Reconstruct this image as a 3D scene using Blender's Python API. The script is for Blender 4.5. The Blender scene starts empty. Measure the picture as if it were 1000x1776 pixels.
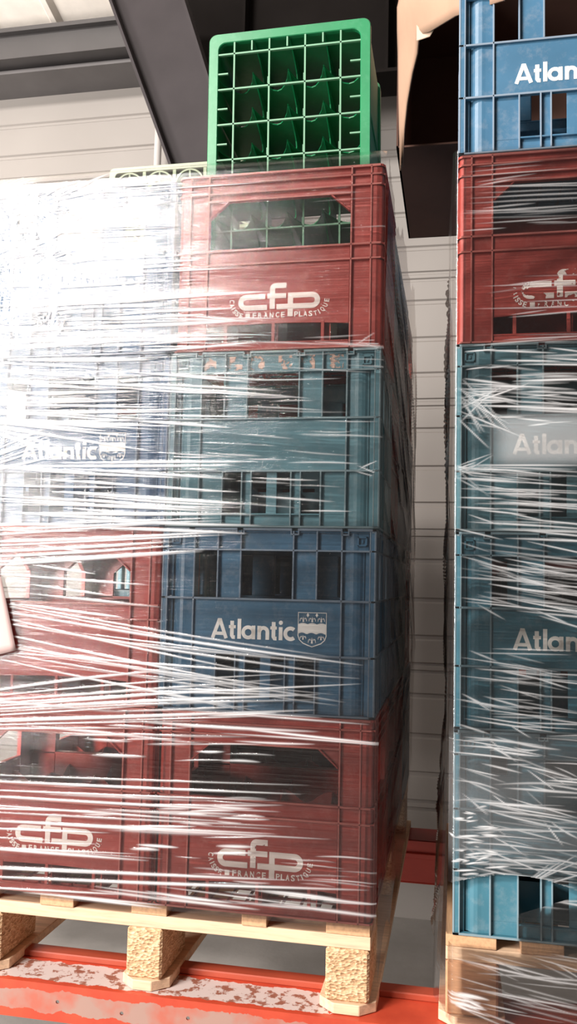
import bpy, bmesh, math, random
import numpy as np
from math import pi, sin, cos, atan2, hypot, sqrt, radians
from mathutils import Matrix, Vector
random.seed(7); RNG = np.random.RandomState(11)
scene = bpy.context.scene
COL = scene.collection

# ------------------------------------------------------------------ camera
CAM = Vector((0.1386, -1.548, 0.598)); F_PX = 1482.0
MR = np.array([[0.9812308, -0.1927416, -0.0060580], [0.1915748, 0.9779162, -0.0835403], [0.0220259, 0.0808128, 0.9964860]])
cd = bpy.data.cameras.new('camera'); cam = bpy.data.objects.new('camera', cd); COL.objects.link(cam)
cd.sensor_fit = 'VERTICAL'; cd.sensor_height = 24.0; cd.lens = F_PX * 24.0 / 1776.0
cd.clip_start = 0.05; cd.clip_end = 50
R3 = Matrix(((MR[0, 0], MR[0, 2], -MR[0, 1]), (MR[1, 0], MR[1, 2], -MR[1, 1]), (MR[2, 0], MR[2, 2], -MR[2, 1])))
cam.matrix_world = Matrix.Translation(CAM) @ R3.to_4x4()
scene.camera = cam

# ------------------------------------------------------------------ light
wd = bpy.data.worlds.new('world'); scene.world = wd; wd.use_nodes = True
wd.node_tree.nodes['Background'].inputs[0].default_value = (1.0, 0.9, 0.85, 1)
wd.node_tree.nodes['Background'].inputs[1].default_value = 0.09
def area(name, loc, target, sx, sy, power, color=(1, 1, 1)):
    l = bpy.data.lights.new(name, 'AREA'); l.shape = 'RECTANGLE'; l.size = sx; l.size_y = sy; l.energy = power; l.color = color
    o = bpy.data.objects.new(name, l); COL.objects.link(o); o.location = loc
    o.rotation_euler = (Vector(target) - Vector(loc)).to_track_quat('-Z', 'Y').to_euler()
    return o
area('loading_door_daylight', (-2.15, -3.0, 2.3), (-1.6, 0, 1.9), 1.05, 0.9, 68, (1.0, 0.96, 0.93))
area('ceiling_lamp_front', (-2.9, -4.4, 4.5), (-0.2, 0, 0.4), 1.6, 0.7, 470, (1.0, 0.93, 0.87))
area('added_low_fill', (-4.1, -4.0, 1.0), (-0.2, 0, 0.3), 1.6, 1.6, 340, (1.0, 0.95, 0.91))  # added fill lamp that lifts the lower crates, not a known source
area('added_wall_fill', (-3.6, 0.5, 1.7), (-1.7, 2.1, 3.3), 1.0, 1.2, 60, (1.0, 0.95, 0.9))  # added lamp aimed up to brighten the wall and roof
scene.view_settings.view_transform = 'Standard'; scene.view_settings.look = 'None'
scene.view_settings.gamma = 1; scene.view_settings.use_curve_mapping = False
scene.view_settings.exposure = 0.2

# ------------------------------------------------------------------ helpers
def on_y(px, py, Y):                                  # point of the plane y=Y behind a photo position
    d = MR @ np.array([(px - 500) / F_PX, 1, (888 - py) / F_PX])
    t = (Y - CAM.y) / d[1]
    return (CAM.x + d[0] * t, Y, CAM.z + d[2] * t)
def tag(o, label=None, cat=None, group=None, kind=None):
    if label: o['label'] = label
    if cat: o['category'] = cat
    if group: o['group'] = group
    if kind: o['kind'] = kind
    return o
def empty(name, loc, rz=0.0):
    o = bpy.data.objects.new(name, None); COL.objects.link(o); o.location = loc; o.rotation_euler = (0, 0, rz)
    o.empty_display_size = 0.05
    return o
class MB:
    def __init__(s): s.v = []; s.f = []
    def box(s, x0, x1, y0, y1, z0, z1):
        b = len(s.v)
        s.v += [(x0, y0, z0), (x1, y0, z0), (x1, y1, z0), (x0, y1, z0), (x0, y0, z1), (x1, y0, z1), (x1, y1, z1), (x0, y1, z1)]
        s.f += [tuple(b + i for i in q) for q in ((0, 3, 2, 1), (4, 5, 6, 7), (0, 1, 5, 4), (1, 2, 6, 5), (2, 3, 7, 6), (3, 0, 4, 7))]
    def prism(s, poly, tf, d0, d1):                   # poly 2D (ccw), tf(u,v,d)->xyz
        b = len(s.v); n = len(poly)
        s.v += [tf(u, v, d0) for u, v in poly] + [tf(u, v, d1) for u, v in poly]
        s.f.append(tuple(range(b, b + n))); s.f.append(tuple(range(b + 2 * n - 1, b + n - 1, -1)))
        for i in range(n):
            j = (i + 1) % n; s.f.append((b + i, b + n + i, b + n + j, b + j))
    def faces(s, verts, faces):
        b = len(s.v); s.v += list(verts); s.f += [tuple(b + i for i in f) for f in faces]
    def mesh(s, name, mat, smooth=False):
        me = bpy.data.meshes.new(name); me.from_pydata([tuple(v) for v in s.v], [], s.f); me.materials.append(mat)
        bm = bmesh.new(); bm.from_mesh(me); bmesh.ops.recalc_face_normals(bm, faces=bm.faces); bm.to_mesh(me); bm.free()
        if smooth: me.polygons.foreach_set('use_smooth', [True] * len(me.polygons))
        return me
    def build(s, name, mat, parent=None, smooth=False, bevel=0):
        return link(name, s.mesh(name, mat, smooth), parent, bevel)
def link(name, me, parent=None, bevel=0):
    o = bpy.data.objects.new(name, me); COL.objects.link(o)
    if parent: o.parent = parent
    if bevel:
        m = o.modifiers.new('bevel', 'BEVEL'); m.width = bevel; m.segments = 1; m.limit_method = 'ANGLE'
    return o

# ------------------------------------------------------------------ materials
def new_mat(name):
    m = bpy.data.materials.new(name); m.use_nodes = True; nt = m.node_tree
    return m, nt, nt.nodes, nt.links, nt.nodes['Principled BSDF']
def noise(nt, scale, detail=4, rough=0.55, mapping=None, coord='Object'):
    tc = nt.nodes.new('ShaderNodeTexCoord'); n = nt.nodes.new('ShaderNodeTexNoise')
    n.inputs['Scale'].default_value = scale; n.inputs['Detail'].default_value = detail; n.inputs['Roughness'].default_value = rough
    src = tc.outputs[coord]
    if mapping:
        mp = nt.nodes.new('ShaderNodeMapping'); mp.inputs['Scale'].default_value = mapping; nt.links.new(src, mp.inputs['Vector']); src = mp.outputs[0]
    nt.links.new(src, n.inputs['Vector']); return n
def ramp(nt, src, stops):
    r = nt.nodes.new('ShaderNodeValToRGB'); els = r.color_ramp.elements
    while len(els) < len(stops): els.new(0.5)
    for e, (p, c) in zip(els, stops): e.position = p; e.color = (*c, 1) if len(c) == 3 else c
    nt.links.new(src, r.inputs[0]); return r
def plain(name, c, rough=0.5, metal=0.0, var=0.12, scale=6, bump=0.0, bscale=60, spec=0.5):
    m, nt, N, L, b = new_mat(name)
    n = noise(nt, scale)
    r = ramp(nt, n.outputs['Fac'], [(0.3, tuple(x * (1 - var) for x in c)), (0.7, tuple(min(1, x * (1 + var)) for x in c))])
    L.new(r.outputs[0], b.inputs['Base Color']); b.inputs['Roughness'].default_value = rough; b.inputs['Metallic'].default_value = metal
    b.inputs['Specular IOR Level'].default_value = spec
    if bump:
        n2 = noise(nt, bscale); bp = N.new('ShaderNodeBump'); bp.inputs['Strength'].default_value = bump; bp.inputs['Distance'].default_value = 0.002
        L.new(n2.outputs['Fac'], bp.inputs['Height']); L.new(bp.outputs[0], b.inputs['Normal'])
    return m
def crate_plastic(name, c, dust=(0.55, 0.5, 0.47), rib_light_amt=0.7):
    m, nt, N, L, b = new_mat(name)
    n = noise(nt, 9, 5); r = ramp(nt, n.outputs['Fac'], [(0.3, tuple(x * 0.88 for x in c)), (0.7, tuple(x * 1.1 for x in c))])
    n2 = noise(nt, 45, 6, 0.7); r2 = ramp(nt, n2.outputs['Fac'], [(0.5, (0, 0, 0)), (0.85, (0.22, 0.22, 0.22))])
    mx = N.new('ShaderNodeMixRGB'); L.new(r2.outputs[0], mx.inputs[0]); L.new(r.outputs[0], mx.inputs[1]); mx.inputs[2].default_value = (*dust, 1)
    tc = N.new('ShaderNodeTexCoord'); sp = N.new('ShaderNodeSeparateXYZ'); L.new(tc.outputs['Object'], sp.inputs[0])
    def cmp_(op, v, src):
        q = N.new('ShaderNodeMath'); q.operation = op; L.new(src, q.inputs[0]); q.inputs[1].default_value = v; return q.outputs[0]
    def two(op, a, c2):
        q = N.new('ShaderNodeMath'); q.operation = op; L.new(a, q.inputs[0]); L.new(c2, q.inputs[1]) if not isinstance(c2, float) else setattr(q.inputs[1], 'default_value', c2); return q.outputs[0]
    rib_light = two('MAXIMUM', cmp_('LESS_THAN', .0007, sp.outputs['Y']), two('MAXIMUM', cmp_('LESS_THAN', .0007, sp.outputs['X']), cmp_('GREATER_THAN', .4033, sp.outputs['X'])))
    rib_light = two('MULTIPLY', rib_light, rib_light_amt)                    # outermost ribs coloured paler, a highlight painted onto their faces
    mr = N.new('ShaderNodeMixRGB'); L.new(rib_light, mr.inputs[0]); L.new(mx.outputs[0], mr.inputs[1]); mr.inputs[2].default_value = (*[min(1, x * .7 + .4 * dd) for x, dd in zip(c, dust)], 1)
    L.new(mr.outputs[0], b.inputs['Base Color']); b.inputs['Roughness'].default_value = 0.38
    bp = N.new('ShaderNodeBump'); bp.inputs['Strength'].default_value = 0.15; bp.inputs['Distance'].default_value = 0.001
    L.new(n2.outputs['Fac'], bp.inputs['Height']); L.new(bp.outputs[0], b.inputs['Normal'])
    return m
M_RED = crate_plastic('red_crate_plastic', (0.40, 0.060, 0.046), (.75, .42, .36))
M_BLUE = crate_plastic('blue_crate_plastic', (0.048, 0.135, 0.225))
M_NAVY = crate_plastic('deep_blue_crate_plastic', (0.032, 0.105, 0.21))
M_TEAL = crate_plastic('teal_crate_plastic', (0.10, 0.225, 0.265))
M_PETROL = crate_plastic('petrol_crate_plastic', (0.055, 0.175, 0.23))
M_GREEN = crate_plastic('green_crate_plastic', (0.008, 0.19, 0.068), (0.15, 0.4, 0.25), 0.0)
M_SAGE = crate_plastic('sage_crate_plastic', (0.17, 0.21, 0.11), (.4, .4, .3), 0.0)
def ink(name, lo, hi, scale, seed):
    m, nt, N, L, b = new_mat(name)
    n = noise(nt, scale, 3, 0.6); n.noise_dimensions = '4D'; n.inputs['W'].default_value = seed
    r = ramp(nt, n.outputs['Fac'], [(lo, (0, 0, 0)), (hi, (1, 1, 1))])
    tr = N.new('ShaderNodeBsdfTransparent'); mix = N.new('ShaderNodeMixShader'); out = N['Material Output']
    b.inputs['Base Color'].default_value = (0.95, 0.90, 0.84, 1); b.inputs['Roughness'].default_value = 0.6
    L.new(r.outputs[0], mix.inputs[0]); L.new(tr.outputs[0], mix.inputs[1]); L.new(b.outputs[0], mix.inputs[2]); L.new(mix.outputs[0], out.inputs[0])
    return m
INK = ink('white_ink', 0.22, 0.24, 60, 1.0)
INK_WORN = ink('worn_white_ink', 0.33, 0.37, 55, 3.0)
INK_FLAKED = ink('flaked_white_ink', 0.41, 0.43, 38, 5.3)

# ------------------------------------------------------------------ room shell
def siding_mat():
    m, nt, N, L, b = new_mat('white_metal_siding')
    n = noise(nt, 1.5, 3); r = ramp(nt, n.outputs['Fac'], [(0.3, (0.225, 0.205, 0.188)), (0.7, (0.255, 0.233, 0.215))])
    L.new(r.outputs[0], b.inputs['Base Color']); b.inputs['Roughness'].default_value = 0.5
    return m
WY = 2.2
M_SIDING = siding_mat()
def siding():                                          # sandwich-panel wall: real grooves
    prof = []; z = -0.8; P = 0.575; H = 3.35
    off = on_y(735, 700, WY)[2]
    seams = []
    k0 = -6
    for k in range(k0, 6):
        base = off + k * P
        seams += [(base - 0.016, .009, .008), (base + 0.016, .009, .008)] + [(base - j * P / 3.6 - 0.03, .013, .008) for j in (0.55, 1.6, 2.6)]
    seams = sorted(s for s in seams if -0.78 < s[0] < H - .02)
    pts = [(-0.8, 0)]
    for s, w, d in seams: pts += [(s - w, 0), (s - w * .5, d), (s + w * .5, d), (s + w, 0)]
    pts += [(H, 0)]
    mb = MB(); X0, X1 = -4.2, 2.6
    vs = []
    for z, d in pts: vs += [(X0, WY + d, z), (X1, WY + d, z)]
    vs += [(X0, WY + .08, H), (X1, WY + .08, H), (X0, WY + .08, -.8), (X1, WY + .08, -.8)]
    n = len(pts) + 2; fs = [(2 * i, 2 * i + 1, 2 * i + 3, 2 * i + 2) for i in range(n - 1)]
    fs.append((2 * n - 2, 2 * n - 1, 1, 0))
    mb.faces(vs, fs); o = mb.build('wall_back', M_SIDING); tag(o, kind='structure')
siding()
mb = MB(); mb.box(-4.2, 2.6, -4.5, WY, -0.9, -0.8)
tag(mb.build('floor', plain('grey_concrete', (0.25, 0.235, 0.22), 0.8, bump=0.3)), kind='structure')
M_STEEL = plain('grey_painted_steel', (0.040, 0.034, 0.036), 0.6, spec=0.15)
M_ROOF_DARK = plain('roof_dark', (0.008, 0.0065, 0.006), 0.8, spec=0.05)  # near-black tone that paints in the darkness under the roof
z3 = on_y(0, 62, 1.92)[2]
def roof():
    mb = MB(); sec = []
    x = -4.2
    while x < 2.6:
        sec += [(x, 0), (x + .17, 0), (x + .19, -.03), (x + .215, -.03), (x + .235, 0)]; x += .235 + .09
    vs = []
    for x, d in sec: vs += [(x, WY + .1, z3 + .01 + d), (x, -.6, z3 + .75 + d)]
    for x, d in sec: vs += [(x, WY + .1, z3 + .05 + d), (x, -.6, z3 + .79 + d)]
    n = len(sec); fs = [(2 * i, 2 * i + 2, 2 * i + 3, 2 * i + 1) for i in range(n - 1)]
    fs += [(2 * n + 2 * i, 2 * n + 2 * i + 1, 2 * n + 2 * i + 3, 2 * n + 2 * i + 2) for i in range(n - 1)]
    mb.faces(vs, fs); tag(mb.build('ceiling', plain('white_roof_sheet', (0.80, 0.74, 0.67), 0.5)), kind='structure')
roof()
# purlins under the roof along the wall head
z1 = on_y(0, 152, 2.1)[2]; z2 = on_y(0, 100, 2.1)[2]; z3 = on_y(0, 62, 1.92)[2]
mb = MB(); mb.box(-4.2, 2.6, 2.03, 2.2, z1 + .01, z2); mb.box(-4.2, 2.6, 2.0, 2.2, z1 - .002, z1 + .016); mb.box(-4.2, 2.6, 2.0, 2.2, z2 - .012, z2 + .004)
tag(mb.build('trim_1', plain('grey_wall_head_steel', (0.085, 0.078, 0.078), .45)), kind='structure')
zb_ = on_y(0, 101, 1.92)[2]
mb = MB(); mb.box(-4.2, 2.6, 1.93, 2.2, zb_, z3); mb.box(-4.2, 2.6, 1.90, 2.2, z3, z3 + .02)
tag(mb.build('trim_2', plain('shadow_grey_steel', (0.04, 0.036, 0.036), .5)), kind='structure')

def slab(mb, quad, d):                                 # quad of xyz points, extruded in +y
    b = len(mb.v); mb.v += list(quad) + [(x, y + d, z) for x, y, z in quad]
    mb.f += [tuple(b + i for i in q) for q in ((0, 1, 2, 3), (7, 6, 5, 4), (0, 4, 5, 1), (1, 5, 6, 2), (2, 6, 7, 3), (3, 7, 4, 0))]
# diagonal rafter
t = empty('roof_brace', on_y(330, 300, 1.5)); tl = t.location
def quad(px, Y): return [tuple(np.array(on_y(a, b, Y)) - np.array(tl)) for a, b in px]
mb = MB(); slab(mb, quad([(172, -50), (302, -50), (440, 390), (332, 390)], 1.5), .02)
mb.build('web', M_STEEL, t)
mb = MB(); slab(mb, quad([(170, -50), (175, -50), (335, 390), (330, 390)], 1.44), .14); slab(mb, quad([(299, -50), (304, -50), (442, 390), (437, 390)], 1.44), .14)
mb.build('flange', M_STEEL, t)
tag(t, 'wide dark grey steel brace slanting down from the roof behind the green crate', 'steel brace')
# near-black girder shape added for the darkness under the roof, upper right
xa, _, za = on_y(318, -60, 1.8); xb, _, zb = on_y(1010, 128, 1.8)
xa2 = on_y(345, 100, 1.8)[0]
mb = MB(); mb.box(0, 3.2, 0, .02, 0, .9); mb.box(0, 3.2, -.08, .1, -.015, 0); mb.box(0, 3.2, -.08, .1, .9, .915)
for k in range(5): mb.box(.3 + k * .6, .312 + k * .6, -.07, 0, 0, .9)
o = mb.build('roof_darkness', M_ROOF_DARK); o.location = (xa2 - .1, 1.82, on_y(680, 132, 1.8)[2])
tag(o, 'almost black shape added for the darkness under the roof, upper right behind the crates', 'girder')  # not a real girder, stands in for the darkness under the roof
# wall pipe
p = on_y(274, 245, 2.1)
mb = MB(); n = 20; R_ = .017
for z in (-3.2, .62): mb.v += [(R_ * cos(2 * pi * i / n), R_ * sin(2 * pi * i / n), z) for i in range(n)]
mb.f += [(i, (i + 1) % n, n + (i + 1) % n, n + i) for i in range(n)] + [tuple(range(n))[::-1], tuple(range(n, 2 * n))]
o = mb.build('wall_pipe', plain('grey_pipe', (.55, .52, .5), .3), smooth=True); o.location = (p[0], p[1], p[2])
tag(o, 'slim light grey vertical pipe on the white wall under the steel brace', 'pipe')

# ------------------------------------------------------------------ rack beams
def beam_mat(worn):
    m, nt, N, L, b = new_mat('orange_rack_paint' + ('_worn' if worn else ''))
    n1 = noise(nt, 14, 5, .6)
    r1 = ramp(nt, n1.outputs['Fac'], [(.3, (.42, .045, .02)), (.7, (.54, .07, .03))])
    col = r1.outputs[0]
    def mixc(fac, a, c):
        mx = N.new('ShaderNodeMixRGB'); L.new(fac, mx.inputs[0]); L.new(a, mx.inputs[1])
        if isinstance(c, tuple): mx.inputs[2].default_value = (*c, 1)
        else: L.new(c, mx.inputs[2])
        return mx.outputs[0]
    if worn:
        tc = N.new('ShaderNodeTexCoord'); sp = N.new('ShaderNodeSeparateXYZ'); L.new(tc.outputs['Object'], sp.inputs[0])
        nz = noise(nt, 25, 4, .6)
        def M(op, a, b_, c_=None):
            q = N.new('ShaderNodeMath'); q.operation = op
            for i, x in enumerate((a, b_)):
                if isinstance(x, (int, float)): q.inputs[i].default_value = x
                else: L.new(x, q.inputs[i])
            return q.outputs[0]
        wob = M('MULTIPLY', M('SUBTRACT', nz.outputs['Fac'], .5), .03)
        yy = M('ADD', sp.outputs['Y'], wob)
        # scraped bare strip along the top where pallets slide: y -.008 .. .072
        fac = M('MULTIPLY', M('MULTIPLY', M('GREATER_THAN', yy, -.006), M('LESS_THAN', yy, .07)), M('LESS_THAN', M('ADD', sp.outputs['X'], M('MULTIPLY', wob, 3)), -.075))
        rust = noise(nt, 38, 5, .65); rr = ramp(nt, rust.outputs['Fac'], [(.52, (.60, .50, .47)), (.56, (.30, .12, .08)), (.8, (.22, .07, .045))])
        col = mixc(fac, col, rr.outputs[0])
        # greyed, scuffed paint on the front face
        n3 = noise(nt, 9, 4, .6); r3 = ramp(nt, n3.outputs['Fac'], [(.38, (0, 0, 0)), (.55, (1, 1, 1))])
        ff = M('MULTIPLY', M('LESS_THAN', sp.outputs['Y'], -.0165), M('LESS_THAN', M('ADD', sp.outputs['Z'], wob), -.014))
        ff = M('MULTIPLY', M('MULTIPLY', ff, .85), M('GREATER_THAN', M('ADD', sp.outputs['Z'], wob), -.05))
        g = N.new('ShaderNodeMixRGB'); L.new(r3.outputs[0], g.inputs[0]); g.inputs[1].default_value = (.42, .13, .09, 1); g.inputs[2].default_value = (.33, .24, .2, 1)
        col = mixc(ff, col, g.outputs[0])
    L.new(col, b.inputs['Base Color']); b.inputs['Roughness'].default_value = .45
    return m
BT = -.152
def holes_poly(mb, x0, x1, z0, z1, y, th, holes):      # front plate with round holes left open
    cuts = sorted(holes); xs = [x0]
    for cx, cz, r in cuts: xs += [cx - r - .006, cx + r + .006]
    xs.append(x1)
    for i in range(0, len(xs), 2): mb.box(xs[i], xs[i + 1], y, y + th, z0, z1)
    for cx, cz, r in cuts:
        a, b = cx - r - .006, cx + r + .006; n = 16
        ring = [(cx + r * cos(2 * pi * i / n + pi / 4), cz + r * sin(2 * pi * i / n + pi / 4)) for i in range(n)]
        corners = [(b, z1), (a, z1), (a, z0), (b, z0)]
        for q in range(4):
            seg = [ring[(q * 4 + i) % n] for i in range(5)]
            c0, c1 = corners[q], corners[(q + 1) % 4]
            mb.prism([c0, c1] + seg[::-1], lambda u, v, d: (u, d, v), y, y + th)
t = empty('rack_beam', (0, 0, BT))
mb = MB(); mb.box(-1.6, 1.2, -.015, .112, -.003, 0)
holes_poly(mb, -1.6, 1.2, -.062, 0, -.018, .003, [(-.70 + .125 * k, -.036 + .006 * (k % 2), .0035) for k in range(12)])
mb.box(-1.6, 1.2, -.018, .03, -.065, -.062); mb.box(-1.6, 1.2, .109, .112, -.05, 0)
mb.build('profile', beam_mat(True), t)
mb = MB(); mb.box(-1.6, 1.2, .078, .112, 0, .012)
mb.build('raised_lip', plain('dulled_orange_paint', (.36, .06, .03), .4), t, bevel=.002)
tag(t, 'orange steel rack beam with scraped pale top, nearest, under both pallets', 'rack beam')
t = empty('rack_beam', (0, 1.06, BT))
mb = MB(); mb.box(-1.6, 1.2, 0, .13, -.004, 0); mb.box(-1.6, 1.2, 0, .004, -.12, 0); mb.box(-1.6, 1.2, 0, .05, -.124, -.12); mb.box(-1.6, 1.2, .126, .13, -.12, 0)
mb.box(-1.6, 1.2, -.012, 0, -.05, -.035)
mb.build('profile', plain('dull_red_rack_paint', (.40, .04, .025), .45), t, bevel=.0015)
tag(t, 'dull red rear rack beam seen through the gap between the two pallets', 'rack beam')

# ------------------------------------------------------------------ pallets
def wood_mat(name, c, grain=(1.0, 14, 14)):
    m, nt, N, L, b = new_mat(name)
    n = noise(nt, 9, 6, .65, mapping=grain); r = ramp(nt, n.outputs['Fac'], [(.25, tuple(x * .68 for x in c)), (.5, c), (.75, tuple(min(1, x * 1.18) for x in c))])
    L.new(r.outputs[0], b.inputs['Base Color']); b.inputs['Roughness'].default_value = .7
    bp = N.new('ShaderNodeBump'); bp.inputs['Strength'].default_value = .3; bp.inputs['Distance'].default_value = .001
    L.new(n.outputs['Fac'], bp.inputs['Height']); L.new(bp.outputs[0], b.inputs['Normal']); return m
M_STRING = wood_mat('pale_pine_board', (.72, .50, .33))
M_DECK = wood_mat('tan_pine_board', (.60, .35, .19), (14, 1.0, 14))
M_GREYWOOD = wood_mat('orange_brown_pine', (.56, .30, .16), (1, 12, 12))
def chip_mat():
    m, nt, N, L, b = new_mat('pressed_chip_block')
    tc = N.new('ShaderNodeTexCoord'); v = N.new('ShaderNodeTexVoronoi'); v.inputs['Scale'].default_value = 210
    mp = N.new('ShaderNodeMapping'); mp.inputs['Scale'].default_value = (.7, .7, 1.25); L.new(tc.outputs['Object'], mp.inputs[0]); L.new(mp.outputs[0], v.inputs['Vector'])
    r = ramp(nt, v.outputs['Color'], [(.05, (.36, .19, .09)), (.45, (.60, .37, .20)), (.95, (.80, .57, .36))])
    L.new(r.outputs[0], b.inputs['Base Color']); b.inputs['Roughness'].default_value = .8
    bp = N.new('ShaderNodeBump'); bp.inputs['Strength'].default_value = .9; bp.inputs['Distance'].default_value = .003
    L.new(v.outputs['Distance'], bp.inputs['Height']); L.new(bp.outputs[0], b.inputs['Normal']); return m
M_CHIP = chip_mat()
def pallet(x0, boards, blocks, label, zoff, bmat, bbm, x_str):
    t = empty('pallet', (x0, 0, 0)); x0_ = x0
    L_ = 1.2
    for a, b in boards:
        mb = MB(); mb.box(a, b, random.uniform(.0, .006), L_, -.020, -.0005); mb.build('deck_board', M_DECK, t, bevel=.001)
    for y in (0.004, .5, 1.09):
        mb = MB(); mb.box(x_str[0], x_str[1], y, y + .1, -.043, -.0205); mb.build('stringer_board', M_STRING, t, bevel=.001)
    for a, b in blocks:
        for y in (0.002, .53, 1.055):
            mb = MB(); mb.box(a, b, y, y + .145, -.133, -.0435); mb.build('block', bmat, t, bevel=.004)
        mb = MB(); n = 6
        e = .028
        mb.prism([(a - .012 + e, -.004), (b + .012 - e, -.004), (b + .012, .02), (b + .012, L_), (a - .012, L_), (a - .012, .02)], lambda u, v, d: (u, v, d), -.151, -.1335)
        mb.build('skid_board', bbm, t, bevel=.001)
    tag(t, label, 'pallet'); return t
pallet(0, [(-.80, -.722), (-.628, -.56), (-.447, -.378), (-.236, -.190), (-.083, -.005)], [(-.808, -.706), (-.453, -.385), (-.083, -.006)],
       'pale wooden pallet with pressed chip blocks under the left wrapped stack', 0, M_CHIP, M_STRING, (-.81, -.004))
pallet(.125, [(0, .085), (.125, .195), (.26, .33), (.40, .47), (.54, .61), (.715, .80)], [(0, .088), (.33, .43), (.70, .80)],
       'wooden pallet wrapped in film under the right stack', 0, M_GREYWOOD, M_STRING, (0, .8))

# ------------------------------------------------------------------ crates
mm = .001
def side_maps(W, D):
    return {'front': lambda u, v, d: (u, d, v), 'back': lambda u, v, d: (W - u, D - d, v),
            'left': lambda u, v, d: (d, D - u, v), 'right': lambda u, v, d: (W - d, u, v)}
def add_boxes(mb, tf, bl):
    for u0, u1, v0, v1, d0, d1 in bl:
        a = tf(u0 * mm, v0 * mm, d0 * mm); b = tf(u1 * mm, v1 * mm, d1 * mm)
        mb.box(min(a[0], b[0]), max(a[0], b[0]), min(a[1], b[1]), max(a[1], b[1]), min(a[2], b[2]), max(a[2], b[2]))
def curved(mb, W, D, corner, pts, th, v0, v1):         # vertical curved wall near a corner; pts in (u,d) mm
    o = []
    n = len(pts)
    for i, (u, d) in enumerate(pts):
        a = pts[max(0, i - 1)]; b = pts[min(n - 1, i + 1)]; tx, ty = b[0] - a[0], b[1] - a[1]; l = hypot(tx, ty)
        o.append((u - ty / l * th, d + tx / l * th))
    poly = list(pts) + o[::-1]
    mb.prism([(p[0] * mm, p[1] * mm) for p in poly], corner, v0 * mm, v1 * mm)
AW, AD, AH = 406, 298, 342
def atlantic_side(Wf, us, low_open, low_ribs, notches, text_rib):
    B = []; a, z = us[0], us[-1]
    # top lip with notches
    x = 0
    for n0, n1 in notches:
        B += [(x, n0, 337, 342, 0, 8), (n0 - 1.5, n0 + 1.5, 329, 342, 0, 8), (n1 - 1.5, n1 + 1.5, 329, 342, 0, 8), (n0, n1, 329, 332, 0, 8)]; x = n1
    B += [(x, Wf, 337, 342, 0, 8)]
    B += [(14, Wf - 14, 301, 337, 8, 11)]
    for q in (17, Wf - 35):
        B += [(q, q + 3, 310, 328, 3, 8), (q + 15, q + 18, 310, 328, 3, 8), (q, q + 18, 325, 328, 3, 8), (q, q + 18, 310, 313, 3, 8), (q + 7, q + 11, 316, 322, 5, 8)]
    B += [(0, Wf, 299, 302.5, 0, 9), (0, Wf, 207, 211, 0, 9), (0, Wf, 106, 110, 0, 9), (0, Wf, 0, 4, 0, 11), (0, Wf, 334, 337, 4, 9)]
    # edge flanges
    for q in ((0, 11.5), (Wf - 11.5, Wf)): B += [(q[0], q[1], 4, 337, .8, 3.5)]
    for q in (10, Wf - 12.5): B += [(q, q + 2.5, 4, 337, 0, 20)]
    # upper band
    nu = len(us)
    for i, u in enumerate(us): B += [(u - 1.6, u + 1.6, 211, 337, 0, 9)]
    for i in range(nu - 1):
        if i % 2 == 1: B += [(us[i], us[i + 1], 211, 301, 8, 11)]
    # text panel
    B += [(text_rib[0], text_rib[1], 109, 208, 5, 8)]
    for u in text_rib: B += [(u - 1.6, u + 1.6, 4, 211, 0, 9)]
    # lower band: skin everywhere but the windows
    x = text_rib[0]
    for o0, o1 in low_open: B += [(x, o0, 26, 107, 8, 11)]; x = o1
    B += [(x, text_rib[1], 26, 107, 8, 11), (text_rib[0], text_rib[1], 4, 26, 8, 11), (low_open[0][0], low_open[-1][1], 24, 27, 1, 9)]
    for u in low_ribs: B += [(u - 1.5, u + 1.5, 4, 107, 0, 9)]
    return B
def build_atlantic(mat):
    mb = MB(); W, D = AW * mm, AD * mm; mp = side_maps(W, D)
    fb = atlantic_side(AW, [63, 109, 153, 253, 297, 343], [(110, 146), (166, 193), (213, 240), (260, 296)], [109, 147, 165, 241, 259, 297],
                       [(51, 64), (144, 158), (248, 262), (342, 355)], (63, 343))
    sb = atlantic_side(AD, [55, 95, 120, 178, 203, 243], [(90, 124), (137, 161), (174, 208)], [89, 125, 136, 162, 173, 209],
                       [(48, 61), (142, 156), (237, 250)], (55, 243))
    for s in ('front', 'back'): add_boxes(mb, mp[s], fb)
    for s in ('left', 'right'): add_boxes(mb, mp[s], sb)
    # round corner posts behind the ribs
    for s, Wf in (('front', AW), ('back', AW), ('left', AD), ('right', AD)):
        tf = mp[s]; c = lambda u, v, d, tf=tf: tf(u, d, v)
        k = 63 if Wf == AW else 55
        arc = [(13, 24), (19, 17)] + [(k - 21 + 22 * sin(t_) , 27 - 21 * cos(t_)) for t_ in (-.9, -.6, -.3, 0, .3)] + [(k, 8)]
        curved(mb, W, D, c, arc, 3, 4, 337)
        arc2 = [(Wf - p, q) for p, q in arc][::-1]
        curved(mb, W, D, c, arc2, 3, 4, 337)
    # floor lattice and low bottle dividers
    for i in range(1, 10): mb.box(i * W / 10 - .002, i * W / 10 + .002, .01, D - .01, .006, .012)
    for i in range(1, 8): mb.box(.01, W - .01, i * D / 8 - .002, i * D / 8 + .002, .006, .012)
    me = mb.mesh('atlantic_body', mat)
    dv = MB()
    for i in range(1, 5): dv.box(i * W / 5 - .001, i * W / 5 + .001, .012, D - .012, .012, .075)
    for i in range(1, 4): dv.box(.012, W - .012, i * D / 4 - .001, i * D / 4 + .001, .012, .075)
    return me, dv.mesh('atlantic_divider', mat)
RW, RD, RH = 404, 298, 352
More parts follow.
